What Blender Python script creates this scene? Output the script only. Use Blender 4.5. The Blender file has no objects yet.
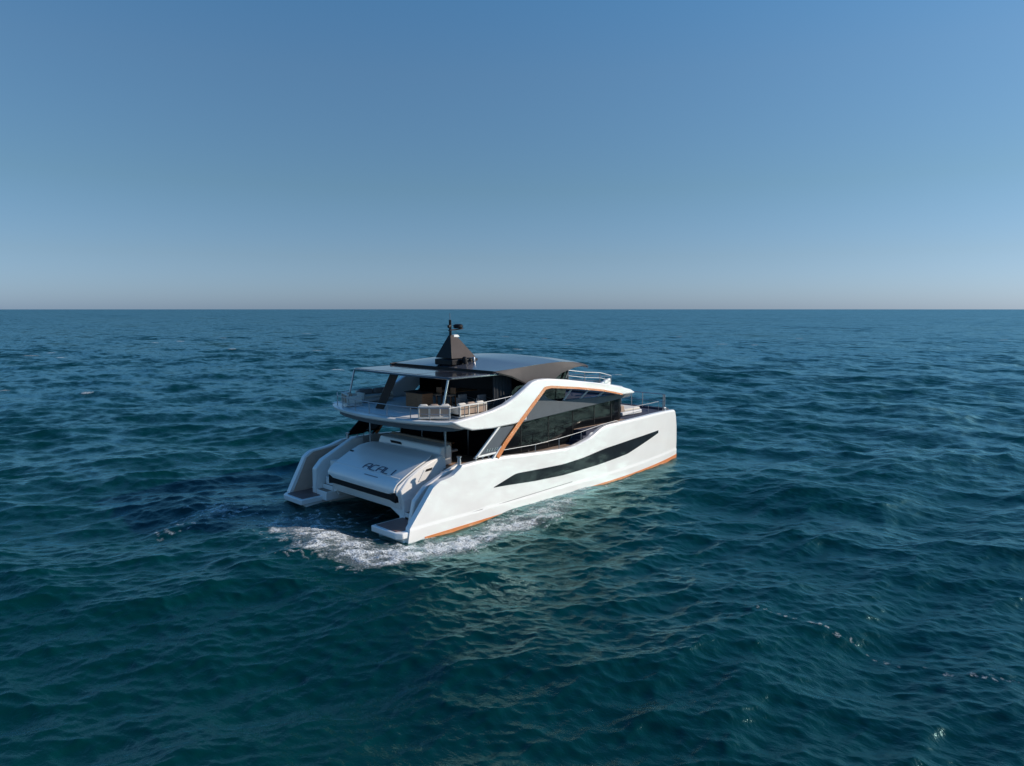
import bpy, bmesh, math, random
import numpy as np
from mathutils import Vector, Matrix

S = bpy.context.scene
R = math.radians

# ------------------------------------------------------------------ camera
CAM = Vector((-18.197, -28.856, 10.0))
HEAD = R(43.6)                      # the boat points along +X, the lens looks 43.6 degrees left of it
PITCH = math.atan((383 - 309) / 710.0)
cam = bpy.data.cameras.new('camera')
camo = bpy.data.objects.new('camera', cam)
S.collection.objects.link(camo)
S.camera = camo
cam.sensor_width = 36.0
cam.lens = 710.0 / 1024 * 36
cam.clip_start = 0.5
cam.clip_end = 60000
fwd = Vector((math.cos(HEAD) * math.cos(PITCH), math.sin(HEAD) * math.cos(PITCH), -math.sin(PITCH)))
camo.location = CAM
camo.rotation_euler = fwd.to_track_quat('-Z', 'Y').to_euler()

# ------------------------------------------------------------------ light
SUN_EL = 27.0
sx, sy = 0.76, -0.65                # towards the sun, in plan
sn = math.hypot(sx, sy); sx /= sn; sy /= sn
w = bpy.data.worlds.new('World'); S.world = w; w.use_nodes = True
nt = w.node_tree; nt.nodes.clear()
wo = nt.nodes.new('ShaderNodeOutputWorld'); bg = nt.nodes.new('ShaderNodeBackground')
sky = nt.nodes.new('ShaderNodeTexSky'); sky.sky_type = 'NISHITA'; sky.sun_disc = False
sky.sun_elevation = R(SUN_EL)
sky.sun_rotation = math.atan2(sx, sy)
sky.altitude = 0; sky.air_density = 1.0; sky.dust_density = 0.5; sky.ozone_density = 3.0
bg.inputs['Strength'].default_value = 0.085
hsv = nt.nodes.new('ShaderNodeHueSaturation'); hsv.inputs['Saturation'].default_value = 1.0
nt.links.new(sky.outputs[0], hsv.inputs['Color'])
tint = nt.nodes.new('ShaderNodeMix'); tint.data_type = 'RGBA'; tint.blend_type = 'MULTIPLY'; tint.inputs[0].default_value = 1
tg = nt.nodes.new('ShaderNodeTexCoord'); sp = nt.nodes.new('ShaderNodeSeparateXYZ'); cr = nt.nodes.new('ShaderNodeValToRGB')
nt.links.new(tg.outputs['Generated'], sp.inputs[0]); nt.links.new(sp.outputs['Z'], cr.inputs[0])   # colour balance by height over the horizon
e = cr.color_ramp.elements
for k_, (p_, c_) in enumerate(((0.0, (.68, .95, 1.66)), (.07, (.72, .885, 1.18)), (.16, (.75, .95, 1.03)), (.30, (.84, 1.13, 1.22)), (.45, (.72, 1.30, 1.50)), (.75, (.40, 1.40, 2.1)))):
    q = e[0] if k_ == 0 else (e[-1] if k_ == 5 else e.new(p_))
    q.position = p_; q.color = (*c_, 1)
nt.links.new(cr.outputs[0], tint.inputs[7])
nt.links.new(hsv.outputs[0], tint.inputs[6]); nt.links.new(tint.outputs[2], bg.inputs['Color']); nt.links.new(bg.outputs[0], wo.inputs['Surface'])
sl = bpy.data.lights.new('sun', 'SUN'); sl.energy = 4.7; sl.angle = R(0.53); sl.color = (1.0, 0.87, 0.72)
so = bpy.data.objects.new('sun', sl); S.collection.objects.link(so)
sd = Vector((sx * math.cos(R(SUN_EL)), sy * math.cos(R(SUN_EL)), math.sin(R(SUN_EL))))
so.rotation_euler = sd.to_track_quat('Z', 'Y').to_euler()
so.location = (0, 0, 60)
S.view_settings.view_transform = 'Standard'; S.view_settings.look = 'None'
S.cycles.sample_clamp_direct = 1.2
S.view_settings.exposure = 0.0; S.view_settings.gamma = 1.0

# ------------------------------------------------------------------ materials
def mat(name, col, rough=0.5, metal=0.0, coat=0.0, ior=1.5, var=0.06, vscale=3.0, bump=0.0, bscale=30.0, stretch=(1, 1, 1), spec=0.5, wave=None):
    m = bpy.data.materials.new(name); m.use_nodes = True
    n = m.node_tree; b = n.nodes['Principled BSDF']
    b.inputs['Roughness'].default_value = rough; b.inputs['Metallic'].default_value = metal
    b.inputs['IOR'].default_value = ior; b.inputs['Coat Weight'].default_value = coat
    b.inputs['Coat Roughness'].default_value = 0.05
    b.inputs['Specular IOR Level'].default_value = spec
    tc = n.nodes.new('ShaderNodeTexCoord'); mp = n.nodes.new('ShaderNodeMapping')
    mp.inputs['Scale'].default_value = stretch
    n.links.new(tc.outputs['Object'], mp.inputs['Vector'])
    no = n.nodes.new('ShaderNodeTexNoise'); no.inputs['Scale'].default_value = vscale; no.inputs['Detail'].default_value = 6
    n.links.new(mp.outputs[0], no.inputs['Vector'])
    mx = n.nodes.new('ShaderNodeMix'); mx.data_type = 'RGBA'
    a = [max(0, c * (1 - var)) for c in col]; c2 = [min(1, c * (1 + var)) for c in col]
    mx.inputs[6].default_value = (*a, 1); mx.inputs[7].default_value = (*c2, 1)
    rp = n.nodes.new('ShaderNodeMapRange'); rp.inputs['From Min'].default_value = .35; rp.inputs['From Max'].default_value = .65
    n.links.new(no.outputs['Fac'], rp.inputs['Value']); n.links.new(rp.outputs[0], mx.inputs[0])
    last = mx.outputs[2]
    if wave:   # plank seams
        wv = n.nodes.new('ShaderNodeTexWave'); wv.bands_direction = wave[0]; wv.inputs['Scale'].default_value = wave[1]
        wv.inputs['Distortion'].default_value = 0
        n.links.new(tc.outputs['Object'], wv.inputs['Vector'])
        st = n.nodes.new('ShaderNodeMapRange'); st.inputs['From Min'].default_value = 0.0; st.inputs['From Max'].default_value = .12
        st.inputs['To Min'].default_value = wave[2]; st.inputs['To Max'].default_value = 1
        n.links.new(wv.outputs['Fac'], st.inputs['Value'])
        m2 = n.nodes.new('ShaderNodeMix'); m2.data_type = 'RGBA'; m2.blend_type = 'MULTIPLY'; m2.inputs[0].default_value = 1
        n.links.new(last, m2.inputs[6]); n.links.new(st.outputs[0], m2.inputs[7]); last = m2.outputs[2]
    n.links.new(last, b.inputs['Base Color'])
    if bump:
        nb = n.nodes.new('ShaderNodeTexNoise'); nb.inputs['Scale'].default_value = bscale; nb.inputs['Detail'].default_value = 4
        n.links.new(mp.outputs[0], nb.inputs['Vector'])
        bp = n.nodes.new('ShaderNodeBump'); bp.inputs['Strength'].default_value = bump; bp.inputs['Distance'].default_value = .02
        n.links.new(nb.outputs['Fac'], bp.inputs['Height']); n.links.new(bp.outputs[0], b.inputs['Normal'])
    return m

M = dict(
    white=mat('gelcoat_white', (.80, .79, .77), .28, coat=.5, var=.02, vscale=.8),
    offwhite=mat('gelcoat_nonskid', (.66, .66, .65), .55, var=.03, vscale=6),
    glass=mat('tinted_glass', (.006, .007, .009), .05, ior=1.22, var=.2, spec=.2),
    strip=mat('hull_window_glass', (.014, .018, .023), .10, ior=1.25, var=.1, spec=.25),
    orange=mat('copper_paint', (.62, .20, .055), .35, coat=.3, var=.05),
    roof=mat('roof_black_panel', (.075, .082, .10), .20, coat=.7, var=.1, vscale=1.2),
    roofside=mat('roof_side_taupe', (.055, .052, .055), .6, spec=.2, var=.05),
    slate=mat('slate_grey_panel', (.10, .118, .138), .55, spec=.2, var=.04),
    black=mat('black_paint', (.008, .008, .010), .5, var=.2, spec=.2),
    mast=mat('mast_graphite', (.040, .033, .036), .6, spec=.15, var=.1),
    steel=mat('polished_steel', (.38, .39, .41), .42, metal=1.0, var=.03),
    teak=mat('teak_deck', (.30, .205, .15), .7, var=.15, stretch=(1, 8, 1), wave=('Y', 4.5, .35)),
    teakdark=mat('teak_wet', (.20, .11, .095), .5, var=.2, stretch=(1, 8, 1), wave=('Y', 4.5, .5)),
    tan=mat('tan_liner', (.47, .34, .27), .6, var=.05),
    wood=mat('walnut_cabinet', (.26, .12, .055), .5, var=.25, stretch=(1, 1, 10)),
    cushion=mat('cream_cushion', (.62, .58, .51), .9, var=.04, bump=.3, bscale=60),
    pillow=mat('taupe_pillow', (.34, .25, .19), .9, var=.05, bump=.3, bscale=60),
    greycush=mat('grey_cushion', (.22, .22, .23), .9, var=.05, bump=.3, bscale=60),
    navy=mat('navy_deck_cover', (.030, .036, .065), .8, var=.15),
    letter=mat('name_letter_grey', (.10, .115, .17), .3, var=.03),
    seam=mat('panel_seam', (.20, .20, .21), .6, var=.03),
)

# ------------------------------------------------------------------ mesh helpers
class MB:
    def __init__(s): s.v = []; s.f = []
    def add(s, vs, fs):
        k = len(s.v); s.v += [tuple(map(float, q)) for q in vs]; s.f += [tuple(i + k for i in f) for f in fs]; return s
    def box(s, a, b):
        x0, y0, z0 = a; x1, y1, z1 = b
        x0, x1 = sorted((x0, x1)); y0, y1 = sorted((y0, y1)); z0, z1 = sorted((z0, z1))
        return s.add([(x0,y0,z0),(x1,y0,z0),(x1,y1,z0),(x0,y1,z0),(x0,y0,z1),(x1,y0,z1),(x1,y1,z1),(x0,y1,z1)],
                     [(0,3,2,1),(4,5,6,7),(0,1,5,4),(1,2,6,5),(2,3,7,6),(3,0,4,7)])
    def tube(s, pts, r, n=8):
        P = [Vector(p) for p in pts]; rs = r if isinstance(r, (list, tuple)) else [r] * len(P)
        vs = []; fs = []
        for i, p in enumerate(P):
            t = (P[min(i + 1, len(P) - 1)] - P[max(i - 1, 0)]).normalized()
            up = Vector((0, 0, 1)) if abs(t.z) < .95 else Vector((1, 0, 0))
            a = t.cross(up).normalized(); b = t.cross(a)
            for k in range(n):
                an = 2 * math.pi * k / n; vs.append(p + (a * math.cos(an) + b * math.sin(an)) * rs[i])
        for i in range(len(P) - 1):
            for k in range(n):
                fs.append((i*n+k, i*n+(k+1) % n, (i+1)*n+(k+1) % n, (i+1)*n+k))
        fs.append(tuple(range(n))[::-1]); fs.append(tuple((len(P)-1)*n+k for k in range(n)))
        return s.add(vs, fs)
    def bar(s, a, b, wd, h):       # a rectangular bar between two points; wd across, h in the vertical sense
        a = Vector(a); b = Vector(b); t = (b - a).normalized()
        up = Vector((0, 0, 1)) if abs(t.z) < .95 else Vector((1, 0, 0))
        u = t.cross(up).normalized() * wd / 2; v = t.cross(u).normalized() * h / 2
        return s.add([a-u-v, a+u-v, a+u+v, a-u+v, b-u-v, b+u-v, b+u+v, b-u+v],
                     [(0,3,2,1),(4,5,6,7),(0,1,5,4),(1,2,6,5),(2,3,7,6),(3,0,4,7)])
    def prism(s, poly, axis, a, b):   # poly in the two other axes
        n = len(poly)
        def P(q, t):
            if axis == 'y': return (q[0], t, q[1])
            if axis == 'z': return (q[0], q[1], t)
            return (t, q[0], q[1])
        vs = [P(q, a) for q in poly] + [P(q, b) for q in poly]
        fs = [tuple(range(n)), tuple(range(2*n-1, n-1, -1))] + [(i, (i+1) % n + 0, (i+1) % n + n, i + n) for i in range(n)]
        return s.add(vs, fs)
    def grid(s, rows, cyc=False):   # list of rows of points
        nr = len(rows); nc = len(rows[0]); vs = [p for r in rows for p in r]
        fs = [(i*nc+j, i*nc+(j+1) % nc, (i+1)*nc+(j+1) % nc, (i+1)*nc+j) for i in range(nr-1) for j in range(nc if cyc else nc-1)]
        return s.add(vs, fs)
    def build(s, name, m, parent=None, bevel=0, smooth=False, seg=2, solid=0):
        me = bpy.data.meshes.new(name); me.from_pydata(s.v, [], s.f)
        bm = bmesh.new(); bm.from_mesh(me)
        bmesh.ops.remove_doubles(bm, verts=bm.verts, dist=1e-5)
        bmesh.ops.recalc_face_normals(bm, faces=bm.faces)
        if solid:
            bmesh.ops.solidify(bm, geom=list(bm.faces), thickness=solid)
            bmesh.ops.recalc_face_normals(bm, faces=bm.faces)
        bm.to_mesh(me); bm.free()
        me.materials.append(M[m] if isinstance(m, str) else m)
        o = bpy.data.objects.new(name, me); S.collection.objects.link(o)
        if parent: o.parent = parent
        if bevel:
            b = o.modifiers.new('bevel', 'BEVEL'); b.width = bevel; b.segments = seg; b.limit_method = 'ANGLE'; b.angle_limit = R(35)
        if bevel or smooth:
            for p in me.polygons: p.use_smooth = True
            try: me.set_sharp_from_angle(angle=R(38))
            except Exception: pass
        return o

def empty(name, loc, label, cat, group=None, rz=0):
    o = bpy.data.objects.new(name, None); S.collection.objects.link(o)
    o.location = loc; o.rotation_euler.z = rz; o.empty_display_size = .3
    o['label'] = label; o['category'] = cat
    if group: o['group'] = group
    return o
def tag(o, label, cat=None, group=None, kind=None):
    if label: o['label'] = label
    if cat: o['category'] = cat
    if group: o['group'] = group
    if kind: o['kind'] = kind
    return o
def lin(x, xs, ys): return float(np.interp(x, xs, ys))
def smooth_curve(xs, ys, n=3):
    # finer resample with softened corners
    X = np.linspace(xs[0], xs[-1], 400); Y = np.interp(X, xs, ys)
    k = np.ones(2 * n + 1) / (2 * n + 1); Yp = np.pad(Y, n, mode='edge')
    Ys = np.convolve(Yp, k, 'valid'); Ys[:2] = Y[:2]; Ys[-2:] = Y[-2:]
    return lambda x: float(np.interp(x, X, Ys))

# ------------------------------------------------------------------ the sea
rng = np.random.default_rng(11)
NW = 340
lam = np.exp(rng.uniform(math.log(.28), math.log(19.0), NW)).astype(np.float32)
oct_ = math.log(19 / .28) / math.log(2)
mss_oct = 0.0135 * np.interp(lam, [.28, .5, 1.0, 2.0, 4.0, 6, 10, 19], [.7, 1.0, 1.1, .8, .58, .45, .42, .42])
per = NW / oct_
slope = np.sqrt(2 * mss_oct / per)
amp = (slope * lam / (2 * math.pi)).astype(np.float32)
main = math.atan2(-math.sin(HEAD), -math.cos(HEAD)) + R(8)      # the seas run roughly towards the lens
th = main + rng.normal(0, R(35), NW)
kk = (2 * math.pi / lam).astype(np.float32)
kx = (kk * np.cos(th)).astype(np.float32); ky = (kk * np.sin(th)).astype(np.float32)
ph = rng.uniform(0, 2 * math.pi, NW).astype(np.float32)
CHOP = .95

def boat_damp(x, y):
    # calmer water close to and under the boat
    dx = np.maximum(np.maximum(0.0 - x, x - 23.5), 0); dy = np.maximum(np.abs(y) - 4.6, 0)
    d = np.sqrt(dx * dx + dy * dy)
    return np.clip(.35 + d / 7, .35, 1)

def sea(x, y, spx, spt, rx, ry):
    """x,y -> displaced x,y,z ; spx/spt grid spacing radially / across, rx,ry radial unit"""
    z = np.zeros_like(x); ox = np.zeros_like(x); oy = np.zeros_like(x); lost = np.zeros_like(x)
    for i in range(NW):
        c = kx[i] * rx + ky[i] * ry; t = -kx[i] * ry + ky[i] * rx
        fl = np.exp(-((c * spx) ** 2 + (t * spt) ** 2) * .12)
        lost += (1 - fl) * slope[i] ** 2 / 2
        live = fl > .02
        if not live.any(): continue
        p = kx[i] * x[live] + ky[i] * y[live] + ph[i]
        a = amp[i] * fl[live]; sp = np.sin(p) * a
        z[live] += np.cos(p) * a
        ox[live] -= sp * (kx[i] / kk[i]) * CHOP; oy[live] -= sp * (ky[i] / kk[i]) * CHOP
    d = boat_damp(x, y)
    # churned water behind the stern and along the starboard side
    return x + ox * d, y + oy * d, z * d, lost

def mesh_np(name, co, quads, m, attrs=None, smooth=True):
    me = bpy.data.meshes.new(name)
    me.vertices.add(len(co)); me.vertices.foreach_set('co', co.astype(np.float32).ravel())
    n = len(quads); me.loops.add(n * 4); me.loops.foreach_set('vertex_index', quads.astype(np.int32).ravel())
    me.polygons.add(n); me.polygons.foreach_set('loop_start', np.arange(0, n * 4, 4, dtype=np.int32))
    me.polygons.foreach_set('loop_total', np.full(n, 4, dtype=np.int32))
    if smooth: me.polygons.foreach_set('use_smooth', np.ones(n, dtype=bool))
    me.update(calc_edges=True)
    for k, v in (attrs or {}).items():
        a = me.attributes.new(k, 'FLOAT', 'POINT'); a.data.foreach_set('value', v.astype(np.float32))
    me.materials.append(m)
    o = bpy.data.objects.new(name, me); S.collection.objects.link(o); return o

# value noise for foam
def vnoise(x, y, seed, ss):
    r = np.random.default_rng(seed); T = r.random((256, 256)).astype(np.float32)
    x = x / ss; y = y / ss; xi = np.floor(x).astype(int); yi = np.floor(y).astype(int)
    fx = x - xi; fy = y - yi; fx = fx * fx * (3 - 2 * fx); fy = fy * fy * (3 - 2 * fy)
    g = lambda a, b: T[a & 255, b & 255]
    return (g(xi, yi) * (1 - fx) + g(xi + 1, yi) * fx) * (1 - fy) + (g(xi, yi + 1) * (1 - fx) + g(xi + 1, yi + 1) * fx) * fy
def fbm(x, y, seed, ss, o=4):
    t = 0; a = 1; n = 0
    for i in range(o):
        t = t + a * vnoise(x, y, seed + i, ss / 2 ** i); n += a; a *= .55
    return t / n
def ridged(x, y, seed, ss, o=3):
    t = 0; a = 1; n = 0
    for i in range(o):
        t = t + a * (1 - np.abs(2 * vnoise(x, y, seed + i, ss / 2 ** i) - 1) * 1.0); n += a; a *= .6
    return t / n

def water_mat():
    m = bpy.data.materials.new('sea_water'); m.use_nodes = True
    n = m.node_tree; b = n.nodes['Principled BSDF']
    b.inputs['Base Color'].default_value = (.0015, .026, .036, 1)
    b.inputs['IOR'].default_value = 1.333
    b.inputs['Specular IOR Level'].default_value = .5; b.inputs['Specular Tint'].default_value = (.62, .95, 1.0, 1)
    at = n.nodes.new('ShaderNodeAttribute'); at.attribute_name = 'rough'
    n.links.new(at.outputs['Fac'], b.inputs['Roughness'])
    tc = n.nodes.new('ShaderNodeTexCoord')
    mp = n.nodes.new('ShaderNodeMapping'); mp.inputs['Rotation'].default_value = (0, 0, -main)
    mp.inputs['Scale'].default_value = (1.0, .6, 1)
    n.links.new(tc.outputs['Object'], mp.inputs['Vector'])
    hs = None
    for sc, st in ((4.5, .045), (11, .011), (1.8, .04)):
        no = n.nodes.new('ShaderNodeTexNoise'); no.inputs['Scale'].default_value = sc; no.inputs['Detail'].default_value = 4
        no.inputs['Distortion'].default_value = .4
        n.links.new(mp.outputs[0], no.inputs['Vector'])
        mu = n.nodes.new('ShaderNodeMath'); mu.operation = 'MULTIPLY'; mu.inputs[1].default_value = st
        n.links.new(no.outputs['Fac'], mu.inputs[0])
        if hs is None: hs = mu.outputs[0]
        else:
            ad = n.nodes.new('ShaderNodeMath'); ad.operation = 'ADD'; n.links.new(hs, ad.inputs[0]); n.links.new(mu.outputs[0], ad.inputs[1]); hs = ad.outputs[0]
    bp = n.nodes.new('ShaderNodeBump'); bp.inputs['Strength'].default_value = 1.0; bp.inputs['Distance'].default_value = 1.0
    n.links.new(hs, bp.inputs['Height'])
    # slopes of the waves the far sheet cannot carry
    fa = n.nodes.new('ShaderNodeAttribute'); fa.attribute_name = 'fine'
    tot = None
    for sc, st in ((.022, .55), (.10, .65), (.35, .9), (1.3, .6)):
        no = n.nodes.new('ShaderNodeTexNoise'); no.inputs['Scale'].default_value = sc; no.inputs['Detail'].default_value = 3
        n.links.new(mp.outputs[0], no.inputs['Vector'])
        v1 = n.nodes.new('ShaderNodeVectorMath'); v1.operation = 'SUBTRACT'; v1.inputs[1].default_value = (.5, .5, .5)
        n.links.new(no.outputs['Color'], v1.inputs[0])
        v2 = n.nodes.new('ShaderNodeVectorMath'); v2.operation = 'MULTIPLY'; v2.inputs[1].default_value = (st, st, 0)
        n.links.new(v1.outputs[0], v2.inputs[0])
        if tot is None: tot = v2.outputs[0]
        else:
            v3 = n.nodes.new('ShaderNodeVectorMath'); v3.operation = 'ADD'; n.links.new(tot, v3.inputs[0]); n.links.new(v2.outputs[0], v3.inputs[1]); tot = v3.outputs[0]
    vs = n.nodes.new('ShaderNodeVectorMath'); vs.operation = 'SCALE'; n.links.new(tot, vs.inputs[0]); n.links.new(fa.outputs['Fac'], vs.inputs['Scale'])
    va = n.nodes.new('ShaderNodeVectorMath'); va.operation = 'ADD'; n.links.new(bp.outputs[0], va.inputs[0]); n.links.new(vs.outputs[0], va.inputs[1])
    vn = n.nodes.new('ShaderNodeVectorMath'); vn.operation = 'NORMALIZE'; n.links.new(va.outputs[0], vn.inputs[0])
    n.links.new(vn.outputs[0], b.inputs['Normal'])
    # body colour of the water under a Fresnel-weighted surface reflection
    df = n.nodes.new('ShaderNodeBsdfDiffuse'); gl = n.nodes.new('ShaderNodeBsdfGlossy'); fz = n.nodes.new('ShaderNodeFresnel'); ms = n.nodes.new('ShaderNodeMixShader')
    fz.inputs['IOR'].default_value = 1.39; gl.inputs['Color'].default_value = (.54, .93, 1.0, 1)
    n.links.new(at.outputs['Fac'], gl.inputs['Roughness'])
    for q in (fz, gl): n.links.new(vn.outputs[0], q.inputs['Normal'])
    ws = n.nodes.new('ShaderNodeMath'); ws.operation = 'MULTIPLY_ADD'; ws.inputs[1].default_value = -.30; ws.inputs[2].default_value = 1   # unresolved waves tilt towards the viewer
    n.links.new(fa.outputs['Fac'], ws.inputs[0])
    wm = n.nodes.new('ShaderNodeMath'); wm.operation = 'MULTIPLY'; n.links.new(ws.outputs[0], wm.inputs[0]); n.links.new(fz.outputs[0], wm.inputs[1])
    n.links.new(wm.outputs[0], ms.inputs[0]); n.links.new(df.outputs[0], ms.inputs[1]); n.links.new(gl.outputs[0], ms.inputs[2])
    n.links.new(ms.outputs[0], n.nodes['Material Output'].inputs['Surface'])
    # patches of brighter and duller teal in the water itself
    n2 = n.nodes.new('ShaderNodeTexNoise'); n2.inputs['Scale'].default_value = .05; n2.inputs['Detail'].default_value = 3
    n.links.new(tc.outputs['Object'], n2.inputs['Vector'])
    mx = n.nodes.new('ShaderNodeMix'); mx.data_type = 'RGBA'
    mx.inputs[6].default_value = (.0002, .020, .018, 1); mx.inputs[7].default_value = (.0003, .031, .028, 1)
    n.links.new(n2.outputs['Fac'], mx.inputs[0]); n.links.new(mx.outputs[2], df.inputs['Color']); n.nodes.remove(b)
    return m

def build_sea():
    us = np.arange(1 / 11.0, 1 / 2500.0, -0.62 / 7100)          # rows: closer together in depth near the boat
    r = np.concatenate([[0.5, 2, 4, 6, 8, 9.5], 1 / us, np.geomspace(2600, 30000, 24)])
    a1 = np.linspace(-R(50), R(50), 1650); a2 = np.linspace(R(50), R(310), 260)[1:-1]
    an = np.concatenate([a1, a2]) + HEAD
    da = np.concatenate([np.full(len(a1), a1[1] - a1[0]), np.full(len(a2), a2[1] - a2[0])])
    nr, na = len(r), len(an)
    dr = np.gradient(r)
    RR, AA = np.meshgrid(r, an, indexing='ij'); DR = np.repeat(dr[:, None], na, 1); DA = RR * da[None, :]
    rx = np.cos(AA).ravel().astype(np.float32); ry = np.sin(AA).ravel().astype(np.float32)
    x = (CAM.x + RR.ravel() * rx).astype(np.float32); y = (CAM.y + RR.ravel() * ry).astype(np.float32)
    X, Y, Z, lost = sea(x, y, DR.ravel().astype(np.float32), DA.ravel().astype(np.float32), rx, ry)
    Z -= np.clip(RR.ravel() / 30000, 0, 1) * 4
    # slope variance of the waves that the far sheet is too coarse to carry becomes gloss spread
    rough = np.sqrt(np.sqrt(2 * lost * .12 + .0016))
    i = np.arange(nr - 1)[:, None]; j = np.arange(na)[None, :]; j2 = (j + 1) % na
    q = np.stack([i * na + j + 0 * i, (i + 1) * na + j, (i + 1) * na + j2, i * na + j2], -1).reshape(-1, 4)
    o = mesh_np('sea', np.stack([X, Y, Z], 1), q, water_mat(), {'rough': rough, 'fine': np.clip(np.sqrt(lost) / .13, 0, 1)})
    tag(o, 'deep teal open sea with short choppy waves reaching the horizon', kind='structure')
build_sea()

# ------------------------------------------------------------------ foam
def foam_mat():
    m = bpy.data.materials.new('sea_foam'); m.use_nodes = True
    n = m.node_tree; b = n.nodes['Principled BSDF']; out = n.nodes['Material Output']
    b.inputs['Base Color'].default_value = (.72, .76, .76, 1); b.inputs['Roughness'].default_value = .7
    at = n.nodes.new('ShaderNodeAttribute'); at.attribute_name = 'cover'
    tc = n.nodes.new('ShaderNodeTexCoord')
    no = n.nodes.new('ShaderNodeTexNoise'); no.inputs['Scale'].default_value = 14; no.inputs['Detail'].default_value = 4
    n.links.new(tc.outputs['Object'], no.inputs['Vector'])
    mr = n.nodes.new('ShaderNodeMapRange'); mr.inputs['From Min'].default_value = .3; mr.inputs['From Max'].default_value = .7
    mr.inputs['To Min'].default_value = .05; mr.inputs['To Max'].default_value = 1.5
    n.links.new(no.outputs['Fac'], mr.inputs['Value'])
    mu = n.nodes.new('ShaderNodeMath'); mu.operation = 'MULTIPLY'; mu.use_clamp = True
    n.links.new(at.outputs['Fac'], mu.inputs[0]); n.links.new(mr.outputs[0], mu.inputs[1])
    n.links.new(mu.outputs[0], b.inputs['Alpha'])
    bp = n.nodes.new('ShaderNodeBump'); bp.inputs['Distance'].default_value = .04; bp.inputs['Strength'].default_value = .8
    n.links.new(no.outputs['Fac'], bp.inputs['Height']); n.links.new(bp.outputs[0], b.inputs['Normal'])
    return m
FM = foam_mat()

def foam_sheet(name, x0, x1, y0, y1, step, density, lift, label):
    xs = np.arange(x0, x1, step); ys = np.arange(y0, y1, step)
    X0, Y0 = np.meshgrid(xs, ys, indexing='ij'); sh = X0.shape
    x = X0.ravel().astype(np.float32); y = Y0.ravel().astype(np.float32)
    d = density(x, y)
    dx = x - CAM.x; dy = y - CAM.y; rr = np.hypot(dx, dy)
    X, Y, Z, _ = sea(x, y, (rr * rr * .62 / 7100).astype(np.float32), (rr * R(100) / 1650).astype(np.float32), (dx / rr).astype(np.float32), (dy / rr).astype(np.float32))
    Z = Z + .025 + lift * np.clip(d, 0, 1) * fbm(x, y, 77, .35, 3)
    nx, ny = sh
    i = np.arange(nx - 1)[:, None]; j = np.arange(ny - 1)[None, :]
    q = np.stack([i * ny + j, (i + 1) * ny + j, (i + 1) * ny + j + 1, i * ny + j + 1], -1).reshape(-1, 4)
    q = q[(d[q] > .10).any(1)]
    used, inv = np.unique(q.ravel(), return_inverse=True)
    co = np.stack([X, Y, Z], 1)[used]
    o = mesh_np(name, co, inv.reshape(-1, 4), FM, {'cover': np.clip(d[used], 0, 1)})
    return tag(o, label, kind='stuff')

def blob(x, y, cx, cy, rx_, ry_, rot=0):
    c, s_ = math.cos(R(rot)), math.sin(R(rot)); dx = x - cx; dy = y - cy
    return np.exp(-(((dx * c + dy * s_) / rx_) ** 2 + ((-dx * s_ + dy * c) / ry_) ** 2))

def wake_density(x, y):
    wx = x + 1.2 * (fbm(x, y, 5, 2.5) - .5); wy = y + 1.2 * (fbm(x, y, 9, 2.5) - .5)
    e = 1.08 * blob(wx, wy, -2.2, -3.3, 2.2, 2.8, 25) + .95 * blob(wx, wy, -1.4, -6.1, 2.0, 1.2, 0)
    e += .95 * blob(wx, wy, 1.2, -6.3, 2.6, 1.0, -4) + .95 * blob(wx, wy, 4.8, -6.6, 3.2, 1.4, 2) + .98 * blob(wx, wy, 8.8, -6.6, 2.6, 1.1, 8) + .5 * blob(wx, wy, 12.5, -5.9, 2.0, .6, 4)
    e *= .62 + .76 * fbm(x, y, 91, 1.6, 3)
    e += .85 * blob(wx, wy, -1.7, .4, 2.2, 2.2) + .80 * blob(wx, wy, -2.8, 5.2, 2.8, 2.2) + .4 * blob(wx, wy, -6.0, 4.5, 1.8, 1.2) + .45 * blob(wx, wy, 1.6, .4, 2.5, 1.6)
    e += .45 * blob(wx, wy, 10.5, -5.45, 4.5, .3) + .4 * blob(wx, wy, 17, -5.3, 3.5, .2) + .3 * blob(wx, wy, 23.8, -4.6, .8, .5)
    tex = ridged(wx * .62 + wy * .2, wy, 21, .62, 4); tex2 = fbm(x, y, 31, .24, 4)
    t = .62 * tex + .38 * tex2
    d = (t - (1.0 - .50 * np.minimum(e, 1.15))) * 3.8 + .06
    milk = .20 * np.clip((e - .45) / .6, 0, 1) * (.5 + fbm(x, y, 71, 1.3, 3))          # aerated water between the foam lines
    lace = .55 * np.clip((ridged(wx, wy, 83, .55, 3) - .80) / .12, 0, 1) * np.clip((e - .22) / .25, 0, 1)
    d = np.maximum(np.maximum(d, milk), lace)
    return np.clip(np.where(e > .1, d, -1), -1, 1).astype(np.float32)
foam_sheet('wake_foam', -8, 25, -10.5, 8.5, .05, wake_density, .10, 'white churned wake foam around the stern and along the starboard hull')

def streak_density(x, y):
    wx = x + .9 * (fbm(y * 1.0, y * 0 + 3, 4, 2.0) - .5)
    c = 3.45 + (y + 18.7) * (-.1)
    line = np.exp(-((wx - c) / .26) ** 2) * (.55 + .9 * fbm(x, y, 51, 1.1, 2)) * np.clip((y + 27.5) / 1.5, 0, 1) * np.clip((-18.3 - y) / 1.0, 0, 1)
    t = fbm(x, y, 41, .13, 3)
    return np.clip((t * (.35 + line) - .77) * 3.0, -1, .28).astype(np.float32)
foam_sheet('drifting_foam', 1.5, 7, -28, -18, .03, streak_density, .0, 'thin broken line of foam flecks drifting on the water at lower right')

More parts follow.
